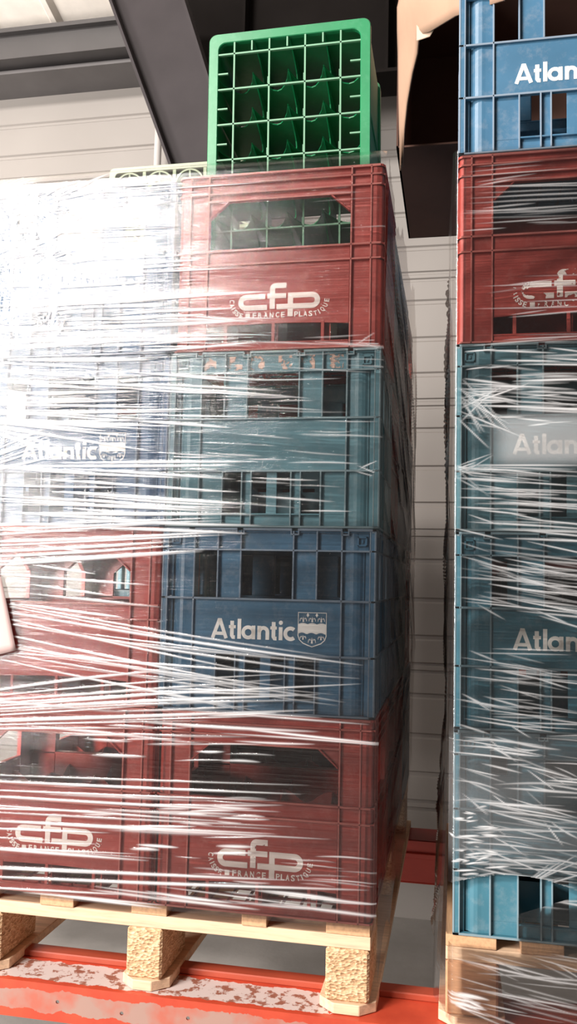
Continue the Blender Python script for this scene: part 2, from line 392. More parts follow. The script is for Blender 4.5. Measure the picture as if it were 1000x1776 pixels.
def cfp_side(Wf, o0, o1, mull, mb, tf):
    B = [(8, Wf - 8, 347, 352, 0, 8), (o0, o1, 298, 348, 7, 10), (6, Wf - 6, 331, 334.5, 0, 8), (6, Wf - 6, 311, 314.5, 0, 8), (o0 - 3, o1 + 3, 296, 299.5, 0, 10)]
    B += [(24, o0, 3, 350, 7, 10), (o1, Wf - 24, 3, 350, 7, 10)]
    for u in (25.5, o0 - 2.5, Wf - 25.5, o1 + 2.5): B += [(u - 1.6, u + 1.6, 0, 350, 0, 9)]
    B += [(6, Wf - 6, 196, 200, 0, 10), (6, Wf - 6, 168, 171.5, 0, 9), (o0, o1, 171, 197, 6, 9), (o0, o1, 53, 169, 4.5, 8)]
    for u in mull: B += [(u - 3.2, u + 3.2, 12, 54, 3.5, 8.5)]
    B += [(o0, o1, 3, 15, 4, 8), (5, Wf - 5, 0, 3.5, 0, 11), (o0, o1, 13, 16, 2.5, 9)]
    add_boxes(mb, tf, B)
    for s in (0, 1):                                    # chamfered hand-hole corners
        e = o0 if s == 0 else o1; q = 1 if s == 0 else -1
        P = [(e, 299), (e, 266), (e + q * 36, 299)]
        if s: P = P[::-1]
        mb.prism([(a * mm, b * mm) for a, b in P], tf, 7 * mm, 10 * mm)
        P = [(e, 266), (e + q * 1, 263), (e + q * 39, 297), (e + q * 36, 299)]
        if s: P = P[::-1]
        mb.prism([(a * mm, b * mm) for a, b in P], tf, 1 * mm, 10 * mm)
    # arched lower edge of the panel
    n = 12; top = [(o0 + (o1 - o0) * i / n, 47.5 + 4.5 * (1 - (2 * i / n - 1) ** 2)) for i in range(n + 1)]
    P = top + [(o1, 56), (o0, 56)]
    mb.prism([(a * mm, b * mm) for a, b in P], tf, 4.4 * mm, 8 * mm)
    # rounded outer corner
    c = lambda u, v, d: tf(u, d, v)
    curved(mb, 0, 0, c, [(3, 16), (3.5, 11), (6, 6.5), (11, 3.5), (16, 3), (26, 3)], 3, 2, 349)
    curved(mb, 0, 0, c, [(Wf - 26, 3), (Wf - 16, 3), (Wf - 11, 3.5), (Wf - 6, 6.5), (Wf - 3.5, 11), (Wf - 3, 16)], 3, 2, 349)
    for v0, v1 in ((347, 352), (331, 334.5), (311, 314.5), (196, 200), (168, 171.5), (0, 3.5)):
        curved(mb, 0, 0, c, [(.2, 16), (.8, 9), (3.5, 3.7), (9, .8), (16, .2)], 5, v0, v1)
        curved(mb, 0, 0, c, [(Wf - 16, .2), (Wf - 9, .8), (Wf - 3.5, 3.7), (Wf - .8, 9), (Wf - .2, 16)], 5, v0, v1)
def build_cfp(mat):
    mb = MB(); W, D = RW * mm, RD * mm; mp = side_maps(W, D)
    for s in ('front', 'back'): cfp_side(RW, 65, 339, (102, 195, 290), mb, mp[s])
    for s in ('left', 'right'): cfp_side(RD, 65, 233, (104, 149, 194), mb, mp[s])
    for i in range(1, 12): mb.box(i * W / 12 - .002, i * W / 12 + .002, .01, D - .01, .006, .011)
    for i in range(1, 9): mb.box(.01, W - .01, i * D / 9 - .002, i * D / 9 + .002, .006, .011)
    me = mb.mesh('cfp_body', mat)
    dv = MB()
    def wavy(a, b, n, horiz, pos):
        m = n * 8; top = []
        for i in range(m + 1):
            q = i / m; top.append((a + (b - a) * q,   .150 + .026 * abs(cos(pi * q * n)) ** 1.5))
        P = [(a, .011), (b, .011)] + top[::-1]
        tf = (lambda u, v, d: (u, pos + d, v)) if horiz else (lambda u, v, d: (pos + d, u, v))
        dv.prism(P, tf, -.001, .001)
    for i in range(1, 3): wavy(.011, W - .011, 4, True, i * D / 3)
    for i in range(1, 4): wavy(.011, D - .011, 3, False, i * W / 4)
    return me, dv.mesh('cfp_divider', mat)
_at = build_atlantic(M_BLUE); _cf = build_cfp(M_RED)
def recolour(pair, mat):
    out = []
    for me in pair:
        c = me.copy(); c.materials.clear(); c.materials.append(mat); out.append(c)
    return tuple(out)
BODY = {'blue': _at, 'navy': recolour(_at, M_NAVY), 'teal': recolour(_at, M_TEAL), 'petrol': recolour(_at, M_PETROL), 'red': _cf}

# ---- printed marks ------------------------------------------------------
_gl = {}
def glyph(ch, bold=0.0):
    if (ch, bold) in _gl: return _gl[(ch, bold)]
    cu = bpy.data.curves.new('glyph', 'FONT'); cu.body = ch; cu.size = 1.0; cu.offset = bold; cu.resolution_u = 4
    o = bpy.data.objects.new('glyph', cu); COL.objects.link(o)
    dg = bpy.context.evaluated_depsgraph_get(); dg.update(); me = bpy.data.meshes.new_from_object(o.evaluated_get(dg))
    v = [(p.co.x, p.co.y) for p in me.vertices]; f = [tuple(p.vertices) for p in me.polygons]
    bpy.data.objects.remove(o); bpy.data.curves.remove(cu); bpy.data.meshes.remove(me)
    x0 = min(p[0] for p in v); x1 = max(p[0] for p in v); v = [(x - (x0 + x1) / 2, y) for x, y in v]
    _gl[(ch, bold)] = (v, f, x1 - x0); return _gl[(ch, bold)]
class P2:                                               # flat printed shapes in mm (u right, v up)
    def __init__(s): s.v = []; s.f = []
    def poly(s, pts): b = len(s.v); s.v += pts; s.f.append(tuple(range(b, b + len(pts))))
    def stroke(s, pts, w, closed=False):
        n = len(pts); b = len(s.v)
        for i, (x, y) in enumerate(pts):
            p = pts[(i - 1) % n] if (closed or i > 0) else pts[i]; q = pts[(i + 1) % n] if (closed or i < n - 1) else pts[i]
            tx, ty = q[0] - p[0], q[1] - p[1]; l = hypot(tx, ty) or 1
            s.v += [(x - ty / l * w / 2, y + tx / l * w / 2), (x + ty / l * w / 2, y - tx / l * w / 2)]
        for i in range(n if closed else n - 1):
            j = (i + 1) % n; s.f.append((b + 2 * i, b + 2 * i + 1, b + 2 * j + 1, b + 2 * j))
    def char(s, ch, x, y, ang, h, wd=None, bold=.02):
        v, f, w = glyph(ch, bold); k = h / .7; kx = k if wd is None else wd / max(w, .3)
        if ch == 'I': kx = k
        b = len(s.v); ca, sa = cos(ang), sin(ang)
        for px, py in v:
            X, Y = px * kx, (py - .35) * k; s.v.append((x + X * ca - Y * sa, y + X * sa + Y * ca))
        s.f += [tuple(b + i for i in q) for q in f]
    def mesh(s, name, mat, d=.0):
        me = bpy.data.meshes.new(name); me.from_pydata([(u * mm, d, v * mm) for u, v in s.v], [], s.f); me.materials.append(mat)
        bm = bmesh.new(); bm.from_mesh(me)
        r = bmesh.ops.extrude_face_region(bm, geom=bm.faces[:]); bmesh.ops.translate(bm, vec=(0, .0006, 0), verts=[g for g in r['geom'] if isinstance(g, bmesh.types.BMVert)])
        bmesh.ops.recalc_face_normals(bm, faces=bm.faces); bm.to_mesh(me); bm.free(); return me
def arc(cx, cy, r, a0, a1, n=14, ry=None):
    ry = r if ry is None else ry
    return [(cx + r * cos(radians(a0 + (a1 - a0) * i / n)), cy + ry * sin(radians(a0 + (a1 - a0) * i / n))) for i in range(n + 1)]
def cfp_mark():
    p = P2(); w = 10.2; k = .222
    C = lambda x, y: ((x - 480) * k, (235 - y) * k)
    # c
    cx, cy = C(202, 248); r = 48 * k
    p.stroke([(C(368, 200)[0], cy + r)] + [(cx, cy + r)] + arc(cx, cy, r, 90, 270)[1:-1] + [(cx, cy - r), (C(386, 296)[0], cy - r)], w)
    # f
    fx = C(432, 0)[0]; ty = C(0, 108)[1]; rr = 26 * k
    p.stroke([(C(552, 0)[0], ty), (fx + rr, ty)] + arc(fx + rr, ty - rr, rr, 90, 180)[1:] + [(fx, C(0, 312)[1])], w)
    p.stroke([C(388, 198), (fx - w / 2, C(0, 198)[1])], w * .95); p.stroke([(fx + w / 2, C(0, 198)[1]), C(552, 198)], w * .95)
    # p
    px_ = C(590, 0)[0]; qx, qy = C(776, 246)
    p.stroke([(px_ - w / 2, qy + r), (qx, qy + r)] + arc(qx, qy, r, 90, -90)[1:-1] + [(qx, qy - r), (px_ + w / 2, qy - r)], w)
    p.stroke([(px_, qy + r - w / 2), (px_, C(0, 382)[1])], w)
    p.stroke([C(470, 294), (px_ - w / 2, C(0, 294)[1])], w)
    # words on the band round the emblem
    bx, by = C(202, 243); R = 126 * k
    for ch, a in zip('CAISSE', (175, 192, 206, 219, 234, 250)):
        p.char(ch, bx + R * cos(radians(a)), by + R * sin(radians(a)), radians(a + 90), 9, 6.2, .028)
    x, y = C(218, 366); s_ = 4.4
    p.poly([(x - s_, y - s_), (x + s_, y - s_), (x + s_, y + s_), (x - s_, y + s_)])
    for ch, xx in zip('FRANCE', (278, 326, 378, 428, 480, 526)): p.char(ch, *C(xx, 364), 0, 10, 7.2, .028)
    for ch, xx in zip('PLAS', (642, 682, 722, 766)): p.char(ch, *C(xx, 364), 0, 10, 7.4, .028)
    bx, by = C(778, 240)
    for ch, a in zip('TIQUE', (-76, -61, -45, -26, -6)):
        p.char(ch, bx + R * cos(radians(a)), by + R * sin(radians(a)), radians(a + 90), 9, 6.2, .028)
    return p
def atl_word():
    p = P2(); w = 7.0; xh = 25
    p.stroke([(2.8, 0), (15.5, 35)], w * .95); p.stroke([(29.2, 0), (16.5, 35)], w * .95); p.poly([(11, 32.5), (21, 32.5), (19.6, 37), (12.4, 37)]); p.stroke([(9, 9), (23, 9)], 6)
    p.stroke([(40, 33), (40, 5), (41.5, 2.8), (46, 2.8)], w); p.stroke([(34, 22), (47, 22)], 5.6)
    p.stroke([(54, 0), (54, 37)], w)
    r = 9.6; p.stroke(arc(71, 12.4, r, 0, 360, 24)[:-1], w * .95, True); p.stroke([(81, 0), (81, xh)], w)
    p.stroke([(92, 0), (92, xh)], w); p.stroke([(92, 13)] + arc(100, 14, 7.6, 170, 0, 10) + [(107.6, 0)], w)
    p.stroke([(119, 33), (119, 5), (120.5, 2.8), (125, 2.8)], w); p.stroke([(113, 22), (125, 22)], 5.6)
    p.stroke([(132.5, 0), (132.5, xh - 1)], w); p.poly(arc(132.5, 32, 3.9, 0, 360, 12)[:-1])
    p.stroke(arc(151, 12.4, 9.8, 48, 312, 20), w)
    return p
def crest(p, x0, y0, w, h):
    s = lambda u, v: (x0 + u * w, y0 + v * h)
    out = [s(0, 1), s(0, .32), s(.05, .2), s(.18, .1), s(.36, .04), s(.5, 0), s(.64, .04), s(.82, .1), s(.95, .2), s(1, .32), s(1, 1)]
    p.stroke(out, 1.6, True)
    n = 18; top = [s(i / n, .66 + .035 * abs(sin(pi * 3 * i / n))) for i in range(n + 1)]; bot = [s(i / n, .36 + .05 * abs(sin(pi * 3 * i / n + .2))) for i in range(n + 1)]
    b = len(p.v); p.v += top + bot
    p.f += [(b + i, b + i + 1, b + n + 2 + i, b + n + 1 + i) for i in range(n)]
    def fleur(cx, cy, k):
        q = lambda a, c: (x0 + cx * w + a * k, y0 + cy * h + c * k)
        p.poly([q(-1.2, -3), q(1.2, -3), q(.8, 1), q(0, 4.2), q(-.8, 1)]); p.stroke([q(-4.6, -2), q(-4, 1.6), q(-1.8, 2.4)], 1.1); p.stroke([q(4.6, -2), q(4, 1.6), q(1.8, 2.4)], 1.1)
        p.poly([q(-2.6, .2), q(-1.4, 1.2), q(-2.6, 2)]); p.poly([q(2.6, .2), q(2.6, 2), q(1.4, 1.2)])
    for cx in (.18, .5, .82): fleur(cx, .79, 1.35)
    for cx in (.34, .66): p.poly([s(cx - .05, .93), s(cx, .86), s(cx + .05, .93), s(cx, .99)])
    fleur(.18, .26, 1.2); fleur(.82, .26, 1.2); fleur(.5, .17, 1.5)
WORD = atl_word(); CM = cfp_mark()
CR = P2(); crest(CR, 0, 0, 52, 62)
def offset_mesh(p2, dx, dy, name, mat, k=1.0):
    q = P2(); q.v = [(x * k + dx, y * k + dy) for x, y in p2.v]; q.f = p2.f; return q.mesh(name, mat)
WORD_ME = {m: offset_mesh(WORD, 95, 139, 'lettering', i) for m, i in (('new', INK), ('worn', INK_WORN))}
CREST_ME = {m: offset_mesh(CR, 260, 129, 'crest', i) for m, i in (('new', INK), ('worn', INK_WORN))}
CFP_ME = {m: offset_mesh(CM, 195, 97, 'emblem', i) for m, i in (('new', INK), ('worn', INK_WORN), ('flaked', INK_FLAKED))}

def crate(kind, x, y, z, hz, label, group, mark=None, rz=0.0, mx=0.0, mz=0.0):
    H = (RH if kind == 'red' else AH) * mm; k = hz / H
    t = empty('bottle_crate' if kind == 'red' else 'plastic_crate', (x, y, z), rz); t.scale = (1, 1, k)
    b = link('body', BODY[kind][0], t)
    if y < .1:
        m = b.modifiers.new('bevel', 'BEVEL'); m.width = .0006; m.segments = 1; m.limit_method = 'ANGLE'
    link('divider', BODY[kind][1], t)
    if mark:
        if kind == 'red':
            e = link('emblem', CFP_ME[mark], t); e.location = (mx, .0036, mz); e['label'] = 'white printed emblem with curved lettering'
        else:
            e = link('lettering', WORD_ME[mark], t); e.location = (mx, .0042, mz); e['label'] = 'bold white printed word'
            e = link('crest', CREST_ME[mark], t); e.location = (mx, .0042, mz); e['label'] = 'white printed shield'
    tag(t, label, 'crate', group); return t
GL = 'crates wrapped on the left pallet'; GR = 'crates wrapped on the right pallet'
# left pallet, front right column, bottom to top
ZL = [0, .355, .697, 1.034, 1.386]
crate('red', -.405, 0, ZL[0], .354, 'dark red crate at the bottom of the column beside the gap, partly flaked white emblem', GL, 'worn', mx=.002)
crate('blue', -.409, .002, ZL[1], .341, 'blue crate with crisp white word and shield, below the plain teal crate', GL, 'new', mx=.004, mz=-.004)
c = crate('teal', -.405, .001, ZL[2], .336, 'faded teal crate with no printing, under the top red crate', GL, None, .004)
M_RES = ink('old_paper_residue', .50, .56, 55, 2.2); M_RES.node_tree.nodes['Principled BSDF'].inputs['Base Color'].default_value = (.62, .42, .34, 1)
for u in (76, 128, 171, 224, 268, 322):
    q = P2(); q.poly([(u - 13, 306), (u + 13, 306), (u + 13, 333), (u - 13, 333)])
    o = link('label_residue', q.mesh('label_residue', M_RES), c); o.location = (0, .0072, 0); o['label'] = 'beige remains of a torn paper label'
crate('red', -.400, 0, ZL[3], .351, 'red crate with white emblem topping the left stack, green crate standing in it', GL, 'new', mx=.008)
# front left column
ZC = [0, .355, .697, 1.034, 1.380]
crate('red', -.815, .002, ZC[0], .354, 'dark red crate at bottom left, white emblem crossed by bright film creases', GL, 'new', mx=.010, mz=.012)
crate('red', -.813, .004, ZC[1], .341, 'red crate with no emblem at the left edge, below two blue crates', GL)
crate('navy', -.813, .003, ZC[2], .336, 'blue crate at the left edge with worn word and shield, under the glaring wrapped one', GL, 'worn', mx=.006, mz=-.005)
crate('navy', -.812, .002, ZC[3], .345, 'blue crate at upper left almost hidden by shining film', GL, 'worn', mx=.03, mz=.006)
# right pallet front column
ZR = [0, .347, .694, 1.034, 1.389, 1.736]
crate('petrol', .136, .0, ZR[0], .346, 'petrol blue crate at the bottom of the right stack, on the wrapped pallet', GR)
crate('petrol', .136, .003, ZR[1], .346, 'teal blue crate of the right stack with clean word, second from the bottom', GR, 'new', mx=.006)
crate('teal', .135, .001, ZR[2], .339, 'faded teal crate of the right stack just under the red one, word behind shining film', GR, 'new', mx=.006)
crate('red', .137, 0, ZR[3], .354, 'red crate in the right stack with flaking white emblem, under the topmost blue crate', GR, 'flaked', mx=-.004)
crate('blue', .138, .0, ZR[4], .346, 'bright blue unwrapped crate on top of the right stack, against the cardboard', GR, 'new', mx=.006, mz=-.010)
# rows behind
ORD = ['lowest', 'second from the bottom', 'third from the bottom', 'topmost']
kinds = [['red', 'navy', 'red', 'teal'], ['red', 'teal', 'navy', 'navy'], ['navy', 'red', 'navy', 'red']]
CN = {'red': 'red', 'navy': 'dark blue', 'teal': 'teal', 'petrol': 'petrol blue', 'blue': 'blue'}
ROW = ['second row', 'third row', 'back row']
for r in range(3):
    for k in range(4):
        if r > 0 and k == 3 and r == 2: pass
        kd = kinds[r][k]; hz = (ZL[k + 1] - ZL[k]) - .001
        crate(kd, -.408, .301 * (r + 1), ZL[k], hz, '%s crate at the side of the left pallet, %s, %s' % (CN[kd], ROW[r], ORD[k]), GL)
        kd = ['petrol', 'red', 'navy', 'teal', 'red', 'navy'][(r * 2 + k) % 6]; hz = ZR[k + 1] - ZR[k] - .001
        crate(kd, .137, .301 * (r + 1), ZR[k], hz, '%s crate at the side of the right pallet, %s, %s' % (CN[kd], ROW[r], ORD[k]), GR)
    crate('navy', .137, .301 * (r + 1), ZR[4], .346, 'dark blue crate on the right pallet under the cardboard box, %s' % ROW[r], GR)
for r in (1, 2):
    for k, kd in enumerate(('navy', 'teal', 'navy', 'navy') if r == 1 else ('teal', 'navy', 'teal', 'navy')):
        crate(kd, -.816, .301 * (r + 1), ZL[k], ZL[k + 1] - ZL[k] - .001, '%s crate deep in the left column, %s, %s' % (CN[kd], ROW[r], ORD[k]), GL)
for k, kd in enumerate(('red', 'red', 'teal', 'red')):
    crate(kd, -.816, .302, ZL[k], ZL[k + 1] - ZL[k] - .001, '%s crate in the second row behind the left column, %s' % (CN[kd], ORD[k]), GL)

# ------------------------------------------------------------------ crates standing on edge
def rounded(x0, x1, z0, z1, r, n=6):
    P = []
    for cx, cz, a in ((x1 - r, z1 - r, 0), (x0 + r, z1 - r, 90), (x0 + r, z0 + r, 180), (x1 - r, z0 + r, 270)):
        P += [(cx + r * cos(radians(a + 90 * i / n)), cz + r * sin(radians(a + 90 * i / n))) for i in range(n + 1)]
    return P
def frame(mb, outer, inner, y0, y1):
    n = len(outer); b = len(mb.v)
    for P, y in ((outer, y0), (inner, y0), (inner, y1), (outer, y1)): mb.v += [(x, y, z) for x, z in P]
    for k in range(4):
        a, c = b + k * n, b + ((k + 1) % 4) * n
        mb.f += [(a + i, a + (i + 1) % n, c + (i + 1) % n, c + i) for i in range(n)]
GWd, GHt, GDp = .327, .486, .235
t = empty('bottle_crate', (-.3535, .036, 1.2125), radians(0)); t.rotation_euler = (0, radians(-.6), 0)
mb = MB()
frame(mb, rounded(0, GWd, 0, GHt, .016), rounded(.020, GWd - .020, .018, GHt - .020, .016), 0, .012)
frame(mb, rounded(.004, GWd - .004, .004, GHt - .004, .016), rounded(.008, GWd - .008, .008, GHt - .008, .014), .01, GDp)
frame(mb, rounded(0, GWd, 0, GHt, .016), rounded(.008, GWd - .008, .008, GHt - .008, .014), GDp - .02, GDp)
for z in (.1, .2, .3): mb.box(.001, .008, .012, GDp - .02, z, z + .004); mb.box(GWd - .008, GWd - .001, .012, GDp - .02, z, z + .004)
mb.build('body', M_GREEN, t, bevel=.0015)
mb = MB()
gx = [.0525, .1245, .197, .268]; gz = [GHt - .044 - i * .0738 for i in range(6)]
for x in gx: mb.box(x - .0016, x + .0016, .001, .006, .016, GHt - .018)
for z in gz: mb.box(.018, GWd - .018, .001, .006, z - .0016, z + .0016)
for z in [(gz[i] + gz[i + 1]) / 2 - .004 for i in range(5)]: mb.box(.018, .040, .001, .005, z - .0015, z + .0015); mb.box(GWd - .040, GWd - .018, .001, .005, z - .0015, z + .0015)
for x in [(gx[i] + gx[i + 1]) / 2 for i in range(3)]: mb.box(x - .0015, x + .0015, .001, .005, GHt - .04, GHt - .02)
for x in gx[1:]:
    for z in gz[1:]: mb.box(x - .003, x - .0012, .001, .006, z + .004, z + .018)
g = mb.build('bottom_grid', plain('pale_scuffed_green_plastic', (.13, .29, .175), .5), t); g['label'] = 'pale scuffed green grid'
mb = MB()
cell_x = [.0885, .161, .2325]; cell_z = [(gz[i] + gz[i + 1]) / 2 for i in range(5)] + [GHt - .08 * .0]
for x in cell_x:                                        # upright cell walls with scooped front edge
    for z0, z1 in zip([GHt - .008] + [(gz[i] + gz[i + 1]) / 2 for i in range(5)], [(gz[i] + gz[i + 1]) / 2 for i in range(5)] + [.008]):
        n = 8; P = [(GDp - .03, z0), (.012, z0)]
        P += [(.012 + .10 * sin(pi * i / n) ** .8, z0 + (z1 - z0) * i / n) for i in range(1, n)] + [(.012, z1), (GDp - .03, z1)]
        mb.prism(P, lambda u, v, d, x=x: (x + d, u, v), -.0012, .0012)
for z in [(gz[i] + gz[i + 1]) / 2 for i in range(5)]:
    xs = [.01] + cell_x + [GWd - .01]
    for x0, x1 in zip(xs, xs[1:]):
        n = 8; P = [(x0, GDp - .03)] + [(x0 + (x1 - x0) * i / n, .014 + .07 * sin(pi * i / n) ** .8) for i in range(n + 1)] + [(x1, GDp - .03)]
        mb.prism(P, lambda u, v, d, z=z: (u, v, z + d), -.0012, .0012)
mb.build('divider', M_GREEN, t)
tag(t, 'green plastic crate standing on edge in the top red crate, grid bottom facing out', 'crate')

SW, SH, SD = .40, .385, .20
t = empty('bottle_crate', (-.7, .345, 1.211)); mb = MB()
frame(mb, rounded(0, SW, 0, SH, .012), rounded(.016, SW - .016, .014, SH - .014, .01), 0, .012)
frame(mb, rounded(.003, SW - .003, .003, SH - .003, .012), rounded(.007, SW - .007, .007, SH - .007, .01), .01, SD)
mb.build('body', M_SAGE, t, bevel=.001)
mb = MB()
pitch = .0765; cxs = [.052 + pitch * i for i in range(5)]; czs = [SH - .050 - pitch * i for i in range(5)]
for cx in cxs:
    for cz in czs:
        if cx > SW - .03 or cz < .03: continue
        frame(mb, [(cx + .036 * cos(2 * pi * i / 28), cz + .036 * sin(2 * pi * i / 28)) for i in range(28)], [(cx + .032 * cos(2 * pi * i / 28), cz + .032 * sin(2 * pi * i / 28)) for i in range(28)], .001, .007)
        mb.box(cx - .0018, cx + .0018, .002, .006, cz - .033, cz + .033); mb.box(cx - .033, cx + .033, .002, .006, cz - .0018, cz + .0018)
for i in range(4):
    x = cxs[i] + pitch / 2; mb.box(x - .004, x + .004, .001, .006, .014, SH - .014)
    z = czs[i] + pitch / 2; 
    if i: mb.box(.014, SW - .014, .001, .006, z - .004, z + .004)
g = mb.build('bottom_grid', plain('pale_sage_plastic', (.20, .24, .14), .5), t)
tag(t, 'dusty sage green crate behind the left stack, only its ringed upper edge showing', 'crate')

# ------------------------------------------------------------------ cardboard
M_CARD = plain('kraft_cardboard', (.40, .25, .17), .8, var=.08, bump=.3)
M_CARD_SHADED = plain('shaded_brown_cardboard', (.085, .040, .028), .95, var=.1)  # shade inside and under the box put into a darker brown
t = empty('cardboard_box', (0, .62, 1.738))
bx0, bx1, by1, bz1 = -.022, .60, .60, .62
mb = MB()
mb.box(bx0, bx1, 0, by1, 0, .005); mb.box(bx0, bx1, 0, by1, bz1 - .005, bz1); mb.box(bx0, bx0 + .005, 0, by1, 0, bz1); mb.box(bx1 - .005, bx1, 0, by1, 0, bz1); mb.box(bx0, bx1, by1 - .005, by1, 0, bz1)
mb.build('body', M_CARD_SHADED, t)
# torn flap: narrow rolled strip up the left edge, spreading forward over the top
rows = []
def cpt(px, py, Y): return np.array(on_y(px, py, Y)) - np.array(t.location)
lft = [(693, 297, .585), (691, 220, .565), (690, 160, .54), (689, 100, .51), (688, 55, .47), (688, 14, .43), (700, -40, .36), (760, -70, .20), (870, -80, .0)]
rgt = [(697, 288, .56), (701, 225, .52), (705, 176, .48), (714, 128, .42), (722, 92, .37), (725, 61, .33), (744, 56, .25), (788, 26, .10), (872, -2, -.03)]
nU = 9
front = []
for (a, b) in zip(lft, rgt):
    pa, pb = cpt(*a), cpt(*b)
    row = []
    for i in range(nU):
        q = i / (nU - 1); pnt = pa * (1 - q) + pb * q
        pnt = pnt + np.array([0, -.016 * sin(pi * q) - .004 * sin(9 * q + a[1] * .05), 0]); row.append(pnt)
    front.append(row)
vs = [p for r in front for p in r]; n = len(front)
fs = [(i * nU + j, i * nU + j + 1, (i + 1) * nU + j + 1, (i + 1) * nU + j) for i in range(n - 1) for j in range(nU - 1)]
mb = MB(); mb.faces(vs, fs); o = mb.build('torn_flap', M_CARD, t, smooth=True); m = o.modifiers.new('s', 'SOLIDIFY'); m.thickness = .004; o['label'] = 'torn pale cardboard flap'
sq = [(722, 70, .355), (745, 62, .30), (758, 40, .25), (738, 22, .30), (722, 40, .345)]
mb = MB(); P = [cpt(x, y, Y - .03) for x, y, Y in sq]; b = [p + np.array([0, .003, 0]) for p in P]
mb.faces(P + b, [(0, 1, 2, 3, 4), (9, 8, 7, 6, 5)] + [(i, i + 5, (i + 1) % 5 + 5, (i + 1) % 5) for i in range(5)])
mb.build('torn_scrap', plain('pale_card_tear', (.55, .40, .30), .8), t)
tag(t, 'open brown cardboard box with torn pale flap, behind the topmost blue crate on the right', 'cardboard box')

# ------------------------------------------------------------------ stretch film
def film_mat(name, haze, bump_s, milk, refl=1.8, tint=(.96, .955, .95)):
    m, nt, N, L, b = new_mat(name); N.remove(b); out = N['Material Output']
    at = N.new('ShaderNodeAttribute'); at.attribute_name = 'gather_glare'
    n = noise(nt, 1.0, 5, .6, mapping=(2.2, 2.2, 200)); n2 = noise(nt, 1.0, 3, .5, mapping=(9, 9, 34))
    ad = N.new('ShaderNodeMath'); ad.operation = 'MULTIPLY_ADD'; L.new(n2.outputs['Fac'], ad.inputs[0]); ad.inputs[1].default_value = 1.2; L.new(n.outputs['Fac'], ad.inputs[2])
    bp = N.new('ShaderNodeBump'); bp.inputs['Strength'].default_value = bump_s; bp.inputs['Distance'].default_value = .004; L.new(ad.outputs[0], bp.inputs['Height'])
    gl = N.new('ShaderNodeBsdfGlossy'); gl.inputs['Roughness'].default_value = .07; L.new(bp.outputs[0], gl.inputs['Normal']); gl.inputs['Color'].default_value = (1, 1, 1, 1)
    tr = N.new('ShaderNodeBsdfTransparent'); tr.inputs['Color'].default_value = (*tint, 1)
    df = N.new('ShaderNodeBsdfDiffuse'); df.inputs['Color'].default_value = (.92, .92, .93, 1)
    tl = N.new('ShaderNodeBsdfTranslucent'); tl.inputs['Color'].default_value = (.92, .92, .93, 1)
    md = N.new('ShaderNodeMixShader'); md.inputs[0].default_value = .35; L.new(df.outputs[0], md.inputs[1]); L.new(tl.outputs[0], md.inputs[2])
    # milky share: base haze + gathered film and painted glare
    mu = N.new('ShaderNodeMath'); mu.operation = 'MULTIPLY_ADD'; L.new(at.outputs['Fac'], mu.inputs[0]); mu.inputs[1].default_value = milk; mu.inputs[2].default_value = haze
    cl = N.new('ShaderNodeClamp'); L.new(mu.outputs[0], cl.inputs[0]); cl.inputs['Max'].default_value = .93
    m1 = N.new('ShaderNodeMixShader'); L.new(cl.outputs[0], m1.inputs[0]); L.new(tr.outputs[0], m1.inputs[1]); L.new(md.outputs[0], m1.inputs[2])
    fr = N.new('ShaderNodeFresnel'); fr.inputs[0].default_value = 1.5; L.new(bp.outputs[0], fr.inputs['Normal'])
    f2 = N.new('ShaderNodeMath'); f2.operation = 'MULTIPLY'; f2.use_clamp = True; L.new(fr.outputs[0], f2.inputs[0]); f2.inputs[1].default_value = refl
    m2 = N.new('ShaderNodeMixShader'); L.new(f2.outputs[0], m2.inputs[0]); L.new(m1.outputs[0], m2.inputs[1]); L.new(gl.outputs[0], m2.inputs[2])
    L.new(m2.outputs[0], out.inputs[0]); return m
M_FILM = film_mat('stretch_film', .006, .3, 1.15, 1.3)
M_FILM_SHADE = film_mat('stretch_film_side_shade', .02, .15, .5, .4, (.74, .71, .69))  # side film tinted darker to paint in the shade of the gap

